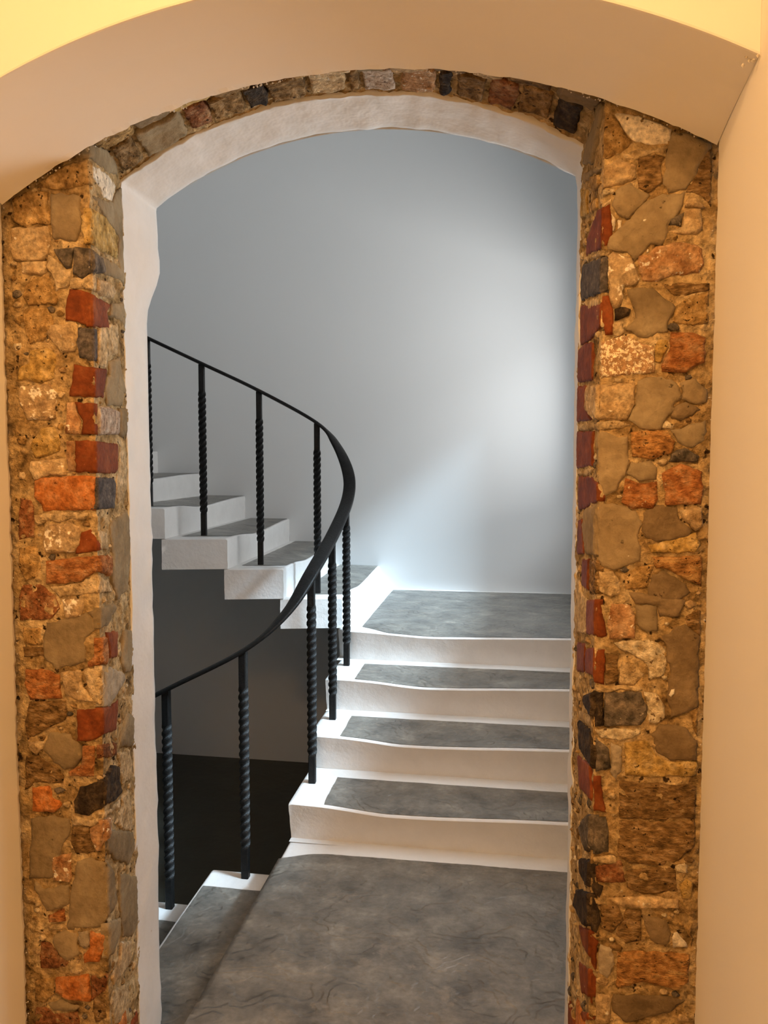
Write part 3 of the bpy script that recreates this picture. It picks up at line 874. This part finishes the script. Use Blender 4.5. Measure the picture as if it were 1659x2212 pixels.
ROW1 = [(0, .075, 'stock'), (.08, .155, 'cementdark'), (.16, .245, 'stockyellow'), (.25, .33, 'brown'), (.335, .405, 'cementdark'), (.41, .445, 'stock'),
        (.45, .535, 'tan'), (.54, .60, 'cement'), (.605, .685, 'tan'), (.69, .76, 'cementdark'), (.765, .83, 'lime'), (.835, .92, 'brown'), (.925, 1.0, 'cementdark')]
ROW2 = [(.01, .06, 'brown'), (.065, .165, 'cement'), (.17, .22, 'brownred'), (.225, .295, 'brown'), (.30, .345, 'black'), (.35, .43, 'brown'), (.437, .515, 'tan'),
        (.52, .545, 'brown'), (.55, .62, 'greybrick'), (.627, .70, 'tanred'), (.705, .735, 'black'), (.74, .80, 'brown'), (.806, .86, 'brownred'), (.866, .93, 'brown'), (.935, .985, 'black')]
for row, (v0, v1), h in ((ROW1, (.006, .088), .010), (ROW2, (.100, .200), .007)):
    for i, (a, b, kind) in enumerate(row):
        j = [random.uniform(-.008, .008) for _ in range(6)]
        poly = [(a * SPAN + .003, v0), (b * SPAN - .003, v0), (b * SPAN - .003 + j[0], (v0 + v1) / 2 + j[1]), (b * SPAN - .004, v1 + j[2]),
                ((a + b) / 2 * SPAN, v1 + j[3]), (a * SPAN + .004, v1 + j[4])]
        vv, ff = [], []
        relief(poly, soffit_mm, h * random.uniform(.5, 1.4), .004, vv, ff, 9 + i * 2.1 + v0 * 50, jit=.003)
        c = sum((Vector(v) for v in vv), Vector()) / len(vv)
        mesh_obj('brick' if not kind.startswith('cement') else 'render_patch', vv, ff, KIND[kind], core_a, True, c)

# chipped plaster: white crumbs along the broken plaster edges
vv, ff = [], []


def crumb(p, r):
    n0 = len(vv)
    for dx, dy, dz in ((1, 0, 0), (-1, 0, 0), (0, 1, 0), (0, -1, 0), (0, 0, 1), (0, 0, -1)):
        k = r * random.uniform(.6, 1.3)
        vv.append((p[0] + dx * k, p[1] + dy * k, p[2] + dz * k))
    for t in ((0, 2, 4), (2, 1, 4), (1, 3, 4), (3, 0, 4), (2, 0, 5), (1, 2, 5), (3, 1, 5), (0, 3, 5)):
        ff.append(tuple(n0 + i for i in t))


for i in range(120):
    z = random.uniform(.05, 2.1)
    sd = random.random() < .5
    x = (XL - .004) if sd else (XR + .004)
    if nz(x, 1, z, 5, 3) > -.05:
        crumb((x + random.uniform(-.004, .004), Y_EDGE + random.uniform(-.002, .010), z), random.uniform(.0008, .0022))
for i in range(160):
    x = random.uniform(XL + .02, XR - .01)
    if nz(x, 4, 0, 6, 1) > -.1 or x > .1:
        crumb((x, Y_EDGE + random.uniform(-.001, .008), arch_back(x) + random.uniform(.0, .006)), random.uniform(.001, .0028))
for i in range(9):
    crumb((XR - random.uniform(0, .022), Y_FRONT + random.uniform(-.002, .02), arch_front(XR - .01) + random.uniform(-.012, .008)), random.uniform(.002, .005))
o = mesh_obj('plaster_crumbs', vv, ff, CHIP, arch, False)
o['kind'] = 'stuff'

# ---------------------------------------------------------------- white painted lining of the doorway
path = []
for i in range(71):
    path.append(('l', 2.228 * i / 70 - .02))
na = 90
for i in range(na + 1):
    path.append(('a', i / na))
for i in range(71):
    path.append(('r', 2.222 * (1 - i / 70) - .02))
rows = []
for k, t in path:
    row = []
    for s in (-.30, -.12, 0, .03, .1, .2, .35, .5, .65, .8, .9, .97, 1.0):
        sc = max(s, 0)
        y = YL + (YB - YL) * sc
        if k == 'l':
            z = t
            u_ = max(0, min(1, (z - 1.93) / .13))
            x = LIN_L[0] + (-.934 - LIN_L[0]) * sc + .035 * sc * u_ * u_ * (3 - 2 * u_)
            nx, nzv = 1, 0
        elif k == 'r':
            z = t
            x = LIN_R[0] + .006 * sc
            nx, nzv = -1, 0
        else:
            x0, x1 = LIN_L[0], LIN_R[0]
            x = x0 + (x1 - x0) * t
            zf, zb = lin_front(x), lin_back(x)
            x += .018 * sc * math.exp(-((x - LIN_L[0]) / .07) ** 2)
            z = zf + (zb - zf) * sc
            a = math.atan2(z - 1.365, x + .36)
            nx, nzv = -math.cos(a), -math.sin(a)
        w = .0075 * fbm(x, y, z, 7, 3) + .003 * nz(x, y, z, 30, 8)
        if s <= 0:
            w += .004 * nz(x, 0, z, 45, 2)
        if s == 1.0:
            w -= .007
        if s == .97:
            w -= .001
        if s < 0:
            w += s * .085
            y += .006 * (-s) + .0
        yy = y + (.007 * fbm(x, 0, z, 12, 6) + .005 * nz(x, 1, z, 60, 4) if s <= .03 else .004 * fbm(x, 0, z, 9, 2) * (s > .9))
        row.append((x + nx * w, yy, z + nzv * w))
    rows.append(row)
tag(MB().grid(rows).make('trim_1', LINING, smooth=True), 'lumpy white painted lining of the arched doorway', 'door lining', kind='structure')

XW = -.848
mb = MB().box(XW - .002, .17, 1.70, YB, -.12, .0022)
tag(mb.make('trim_2', SLATE), 'grey stone threshold under the arched doorway', 'threshold', kind='structure')

# ---------------------------------------------------------------- stairwell shell
mb = MB()
mb.box(WALL_XL - .2, -.938, YB - .06, YB, LOW - .1, TOP)
mb.box(.176, WALL_X + .25, YB - .06, YB, -.3, TOP)
mb.box(-.938, .176, YB - .06, YB, LOW - .1, -RISE)
rows = []
for i in range(61):
    x = -.938 + (1.114) * i / 60
    rows.append([(x, YB, lin_back(x) - .0), (x, YB, TOP)])
mb.grid(rows)
tag(mb.make('wall_stair_front', STAIRWALL), 'stairwell side of the wall pierced by the arched doorway', 'wall', kind='structure')
mb = MB().box(WALL_XL - .2, WALL_X + .3, WALL_Y, WALL_Y + .2, LOW - .1, TOP)
tag(mb.make('wall_back', STAIRWALL), 'tall pale blue-white back wall of the stairwell', 'wall', kind='structure')
mb = MB().box(WALL_XL - .2, WALL_XL, YB - .06, WALL_Y, LOW - .1, TOP)
tag(mb.make('wall_stair_left', STAIRWALL), 'left end wall of the stairwell', 'wall', kind='structure')
mb = MB().box(WALL_XL - .2, WALL_X + .3, YB - .06, WALL_Y + .2, TOP, TOP + .15)
tag(mb.make('ceiling_stairwell', STAIRWALL), 'white ceiling over the stairwell', 'ceiling', kind='structure')
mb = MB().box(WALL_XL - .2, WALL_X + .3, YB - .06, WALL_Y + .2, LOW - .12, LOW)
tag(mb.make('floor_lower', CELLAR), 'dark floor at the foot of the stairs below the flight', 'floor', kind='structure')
WINS = ((2.00, 4.95, 1.35, 2.72),)
A0, A1, AZ0, AZ1 = WINS[0]
mb = MB()
mb.box(WALL_X, WALL_X + .26, YB - .06, A0, LOW - .1, TOP)
mb.box(WALL_X, WALL_X + .26, A0, A1, LOW - .1, AZ0).box(WALL_X, WALL_X + .26, A0, A1, AZ1, TOP)
mb.box(WALL_X, WALL_X + .26, A1, WALL_Y, LOW - .1, TOP)
tag(mb.make('wall_stair_right', STAIRWALL), 'stairwell wall on the right with the daylight window', 'wall', kind='structure')
wx = WALL_X + .20
for wi, (WY0, WY1, WZ0, WZ1) in enumerate(WINS):
    win = empty('window_%d' % (wi + 1), (wx, (WY0 + WY1) / 2, WZ0))
    tag(win, 'wide white framed window lighting the stairs from the right', 'window', kind='structure')
    bpy.context.view_layer.update()
    mb = MB()
    mb.box(wx - .02, wx + .02, WY0, WY0 + .04, WZ0, WZ1).box(wx - .02, wx + .02, WY1 - .04, WY1, WZ0, WZ1)
    mb.box(wx - .02, wx + .02, WY0 + .04, WY1 - .04, WZ0, WZ0 + .04).box(wx - .02, wx + .02, WY0 + .04, WY1 - .04, WZ1 - .04, WZ1)
    mb.make('window_frame', FRAMEPAINT, win)
    n = 3
    for k in range(n):
        a = WY0 + .04 + (WY1 - WY0 - .08) * k / n
        b = a + (WY1 - WY0 - .08) / n
        if k:
            MB().box(wx - .012, wx + .012, a - .012, a + .012, WZ0 + .04, WZ1 - .04).make('glazing_bar', FRAMEPAINT, win)
        MB().box(wx - .002, wx + .002, a + .012 * (k > 0), b - .012 * (k < n - 1), WZ0 + .04, WZ1 - .04).make('pane', GLASS, win)


# ---------------------------------------------------------------- stone staircase
stairs = empty('staircase', (-.2, 2.4, 0))
tag(stairs, 'curving stone staircase painted white with bare grey treads', 'staircase')


def plan(q, a, b):
    fw, fa, ba, bw = q
    return ((fw[0] * (1 - a) + fa[0] * a) * (1 - b) + (bw[0] * (1 - a) + ba[0] * a) * b,
            (fw[1] * (1 - a) + fa[1] * a) * (1 - b) + (bw[1] * (1 - a) + ba[1] * a) * b)


def wear(d, e, amp, c, w):
    ww = w if d < c else w * 2.2
    return -amp * math.exp(-((d - c) / ww) ** 2) * math.exp(-(e / .15) ** 2)


def step(quad, ztop, zbot, margin, back, amp=.024, c=.40, w=.22, name='step', front=.013, chamfer=0.0, lean=0.0, right=.0, grey=True, notch=0.0, seed=0.0, lip=.012):
    """quad: plan corners front/well end, front/wall end, back/wall end, back/well end"""
    q = [Vector(p) for p in quad]
    W = ((q[1] - q[0]).length + (q[2] - q[3]).length) / 2
    D = ((q[3] - q[0]).length + (q[2] - q[1]).length) / 2
    na_, nb_ = 44, 12
    A = [0, .006 / W, .016 / W] + [.016 / W + (1 - .016 / W) * i / na_ for i in range(1, na_ + 1)]
    B = [0, .004 / D, .010 / D, .02 / D] + [.02 / D + (1 - .02 / D) * i / nb_ for i in range(1, nb_ + 1)]

    def top(a, b):
        x, y = plan(q, a, b)
        if chamfer:
            y += max(0, chamfer - a * W) * .9 * max(0, 1 - b * D / .25)
        z = ztop + wear(a * W, b * D, amp, c, w) + .0015 * fbm(x, y, ztop, 7, seed)
        return x, y, z
    rows = []
    for b in B:
        row = []
        for a in A:
            x, y, z = top(a, b)
            z -= (.007 * max(0, 1 - b * D / .010) ** 2) + (.006 * max(0, 1 - a * W / .016) ** 2)
            row.append((x, y, z))
        rows.append(row)
    mb_ = MB().grid(rows)
    # sides
    fx = [(r_[0], r_[1]) for r_ in rows[0]]
    nlev = 6

    back_dir = ((q[3] - q[0]) + (q[2] - q[1])).normalized()

    def skirt(line, bulge, depths):
        rr = []
        for i in range(nlev + 1):
            t = i / nlev
            rr.append([(p[0] + bulge[0] * .004 * min(1, t * 3) * fbm(p[0], p[1], t, 9, seed) + back_dir.x * lean * t * max(0, 1 - e / .06),
                        p[1] + bulge[1] * .004 * min(1, t * 3) * fbm(p[0], p[1], t, 9, seed) + back_dir.y * lean * t * max(0, 1 - e / .06),
                        p[2] + (zbot - p[2]) * t) for p, e in zip(line, depths)])
        mb_.grid(rr)
    dep = [b * D for b in B]
    skirt(rows[0], (1, 1), [0] * len(A))
    skirt(rows[-1], (0, 0), [9] * len(A))
    skirt([r_[0] for r_ in rows], (1, 1), dep)
    skirt([r_[-1] for r_ in rows], (0, 0), dep)
    n0 = len(mb_.v)
    mb_.v += [(*plan(q, a, b), zbot) for a, b in ((0, 0), (1, 0), (1, 1), (0, 1))]
    mb_.f.append((n0, n0 + 1, n0 + 2, n0 + 3))
    o = mesh_obj(name, mb_.v, mb_.f, STONEPAINT, stairs, False)
    o.modifiers.new('weld', 'WELD').merge_threshold = .0004
    for p in o.data.polygons:
        p.use_smooth = True
    es = o.modifiers.new('edges', 'EDGE_SPLIT')
    es.split_angle = math.radians(50)
    if grey:
        rows = []
        nb2, na2 = 16, 60
        for j in range(nb2 + 1):
            row = []
            for i in range(na2 + 1):
                s, t = i / na2, j / nb2
                e0 = front + .003 * fbm(s * 3, 0, seed, 6, 1) + .0015 * nz(s, 0, seed, 80, 3) + max(0, notch * (1 - s * 9))
                e1 = D - back + .004 * fbm(s * 3, 2, seed, 4, 4)
                e = e0 + (e1 - e0) * t
                m0 = margin + .006 * fbm(t, 0, seed, 3, 2) + .03 * (1 - t) * (lip / .012) * .0
                d = m0 + (W - right - m0) * s
                x, y, z = top(d / W, e / D)
                if e < .010:
                    z -= .007 * (1 - e / .010) ** 2
                row.append((x, y, z + .0022))
            rows.append(row)
        g = MB().grid(rows)
        mesh_obj('bare_tread', g.v, g.f, SLATE, o, True)
    return o


# landing at the level of the doorway
step([(XW, YB), (XW, 2.90), (WALL_X, 2.90), (WALL_X, YB)], 0, -RISE, .0, .0, name='landing', grey=False, amp=.006, c=.5, w=.4)
land = stairs.children[-1]
rows = []
for j in range(71):
    row = []
    for i in range(81):
        s, t = i / 80, j / 70
        x = XW - .0035 + (WALL_X - XW + .0015) * s
        yb = 2.90 - .122 - .055 * math.exp(-((x + .86) / .10) ** 2) + .004 * fbm(x, 0, 3, 6, 3) + .002 * nz(x, 0, 0, 50, 2) + .02 * s
        y = YB - .012 + (yb - YB + .012) * t
        if i == 0:
            row.append((x - .003, y, -.03))
        row.append((x, y, .0022 + .0012 * fbm(x, y, 0, 6, 2) - .004 * math.exp(-((x - XW) / .010) ** 2)))
    rows.append(row)
g = MB().grid(rows)
mesh_obj('bare_tread', g.v, g.f, SLATE, land, True)

# middle flight, climbing away from the doorway
YS = [2.855, 3.178, 3.505, 3.848]
for k in (1, 2, 3):
    step([(XW, YS[k - 1]), (WALL_X, YS[k - 1]), (WALL_X, YS[k] + .03), (XW, YS[k] + .03)], k * RISE, (k - 1) * RISE, .145, .085, seed=k * 3.1,
         c=.40 + .03 * k, amp=.026, lean=.034)
# quarter landing in the corner
step([(XW - .022, YS[3]), (WALL_X, YS[3]), (WALL_X, WALL_Y), (XW - .03, WALL_Y)], 4 * RISE, 3 * RISE, .125, .055, seed=14, amp=.022, c=.5, w=.26, name='corner_step', notch=.09, chamfer=.06, lean=.034)


# upper flight, climbing to the left along the back wall
def near_y(x):
    return 3.90 + .25 * (x + .85)


XN = [-.848, -1.153, -1.440, -1.755, -2.06, -2.365, -2.67, -2.975, -3.28, -3.6]
XFAR = [-.858, -1.192, -1.527, -1.862, -2.20, -2.54, -2.86, -3.14, -3.40, -3.6]
for i in range(9):
    k = 5 + i
    step([(XN[i], near_y(XN[i])), (XFAR[i], WALL_Y), (XFAR[i + 1] - .02 * (i < 8), WALL_Y), (XN[i + 1] - .02 * (i < 8), near_y(XN[i + 1]))],
         k * RISE, (k - 1) * RISE, .12, .062, seed=20 + i, amp=.026, c=.62, w=.25)
# lower flight, going down to the left
XD = [-.83, -1.195, -1.52, -1.85]
for i in range(3):
    k = -1 - i
    step([(XD[i + 1], 2.892), (XD[i + 1], YB), (XD[i] + .0, YB), (XD[i] + .0, 2.892)], k * RISE, (k - 1) * RISE, .132, .02, seed=40 + i, amp=.010, c=.6)

# ---------------------------------------------------------------- iron balustrade
rail = empty('stair_railing', (-.8, 3.4, 0))
tag(rail, 'black iron stair railing with twisted bars and flat curving handrail', 'railing')
PTS = [(-2.22, 3.74, 2.385), (-1.92, 3.81, 2.24), (-1.617, 3.877, 2.095), (-1.316, 3.944, 1.95), (-1.014, 4.022, 1.778), (-.90, 4.012, 1.655), (-.815, 3.92, 1.50),
       (-.785, 3.755, 1.369), (-.779, 3.40, 1.224), (-.796, 3.058, 1.089), (-.87, 2.91, .935), (-1.027, 2.849, .791), (-1.362, 2.853, .614), (-1.70, 2.855, .435)]
P = [Vector(p) for p in PTS]
P = [P[0] * 2 - P[1]] + P + [P[-1] * 2 - P[-2]]
sm = []
for i in range(1, len(P) - 2):
    for j in range(14):
        t = j / 14
        a, b, c_, d = P[i - 1], P[i], P[i + 1], P[i + 2]
        sm.append(.5 * (2 * b + (c_ - a) * t + (2 * a - 5 * b + 4 * c_ - d) * t * t + (3 * b - a - 3 * c_ + d) * t ** 3))
sm.append(P[-2])
for _ in range(6):
    sm = [sm[0]] + [(sm[i - 1] + sm[i] * 2 + sm[i + 1]) / 4 for i in range(1, len(sm) - 1)] + [sm[-1]]
prof = [(-.032, -.006), (-.032, .004), (-.026, .0075), (0, .010), (.026, .0075), (.032, .004), (.032, -.006), (.026, -.008), (-.026, -.008)]
rows = []
for i, p in enumerate(sm):
    tg = (sm[min(i + 1, len(sm) - 1)] - sm[max(i - 1, 0)]).normalized()
    sd = tg.cross(Vector((0, 0, 1))).normalized()
    up = sd.cross(tg).normalized()
    r_ = [p + sd * a + up * b for a, b in prof]
    rows.append(r_ + [r_[0]])
g = MB().grid(rows)
n0 = len(g.v) - len(rows[0])
g.f.append(tuple(range(len(prof))))
g.f.append(tuple(n0 + i for i in range(len(prof))))
hr = mesh_obj('handrail', g.v, g.f, IRON, rail, True)
hr.modifiers.new('weld', 'WELD').merge_threshold = .0002

hs, bv = .0155, .0035
ring = [(hs, -hs + bv), (hs, hs - bv), (hs - bv, hs), (-hs + bv, hs), (-hs, hs - bv), (-hs, -hs + bv), (-hs + bv, -hs), (hs - bv, -hs)]
bverts, bfaces = [], []
NR = 190
for i in range(NR + 1):
    z = i / NR
    t = max(0, min(1, (z - .135) / (.845 - .135)))
    ang = 2 * math.pi * 5.0 * t
    sc = 1.0 + .09 * min(1, min(t, 1 - t) * 30)
    for x, y in ring:
        bverts.append(((x * math.cos(ang) - y * math.sin(ang)) * sc, (x * math.sin(ang) + y * math.cos(ang)) * sc, z))
for i in range(NR):
    for j in range(8):
        a, b = i * 8 + j, i * 8 + (j + 1) % 8
        bfaces.append((a, b, b + 8, a + 8))
bfaces.append(tuple(range(8)))
bfaces.append(tuple(NR * 8 + i for i in range(8)))
bm0 = bpy.data.meshes.new('baluster')
bm0.from_pydata(bverts, [], bfaces)
bm0.materials.append(IRON)
for k, (x, y), zt, az in [(-3, (-1.70, 2.855), .435, 0), (-2, (-1.371, 2.853), .614, 0), (-1, (-1.033, 2.849), .791, 0), (1, (-.800, 3.058), 1.089, 4), (2, (-.787, 3.40), 1.224, 3),
                          (3, (-.793, 3.755), 1.369, 3), (5, (-1.014, 4.022), 1.778, 8), (6, (-1.320, 3.944), 1.95, 12), (7, (-1.622, 3.877), 2.095, 12),
                          (8, (-1.905, 3.81), 2.24, 12), (9, (-2.20, 3.745), 2.38, 12)]:
    o = bpy.data.objects.new('baluster', bm0)
    zb = k * RISE - .004
    o.location = (x, y, zb)
    o.scale = (1, 1, zt - .003 - zb)
    o.rotation_euler = (0, 0, math.radians(az))
    COL.objects.link(o)
    o.parent = rail
    o.matrix_parent_inverse = rail.matrix_world.inverted()

bpy.context.view_layer.update()
for o in (stairs, rail):
    for ch in o.children:
        ch.matrix_parent_inverse = o.matrix_world.inverted()
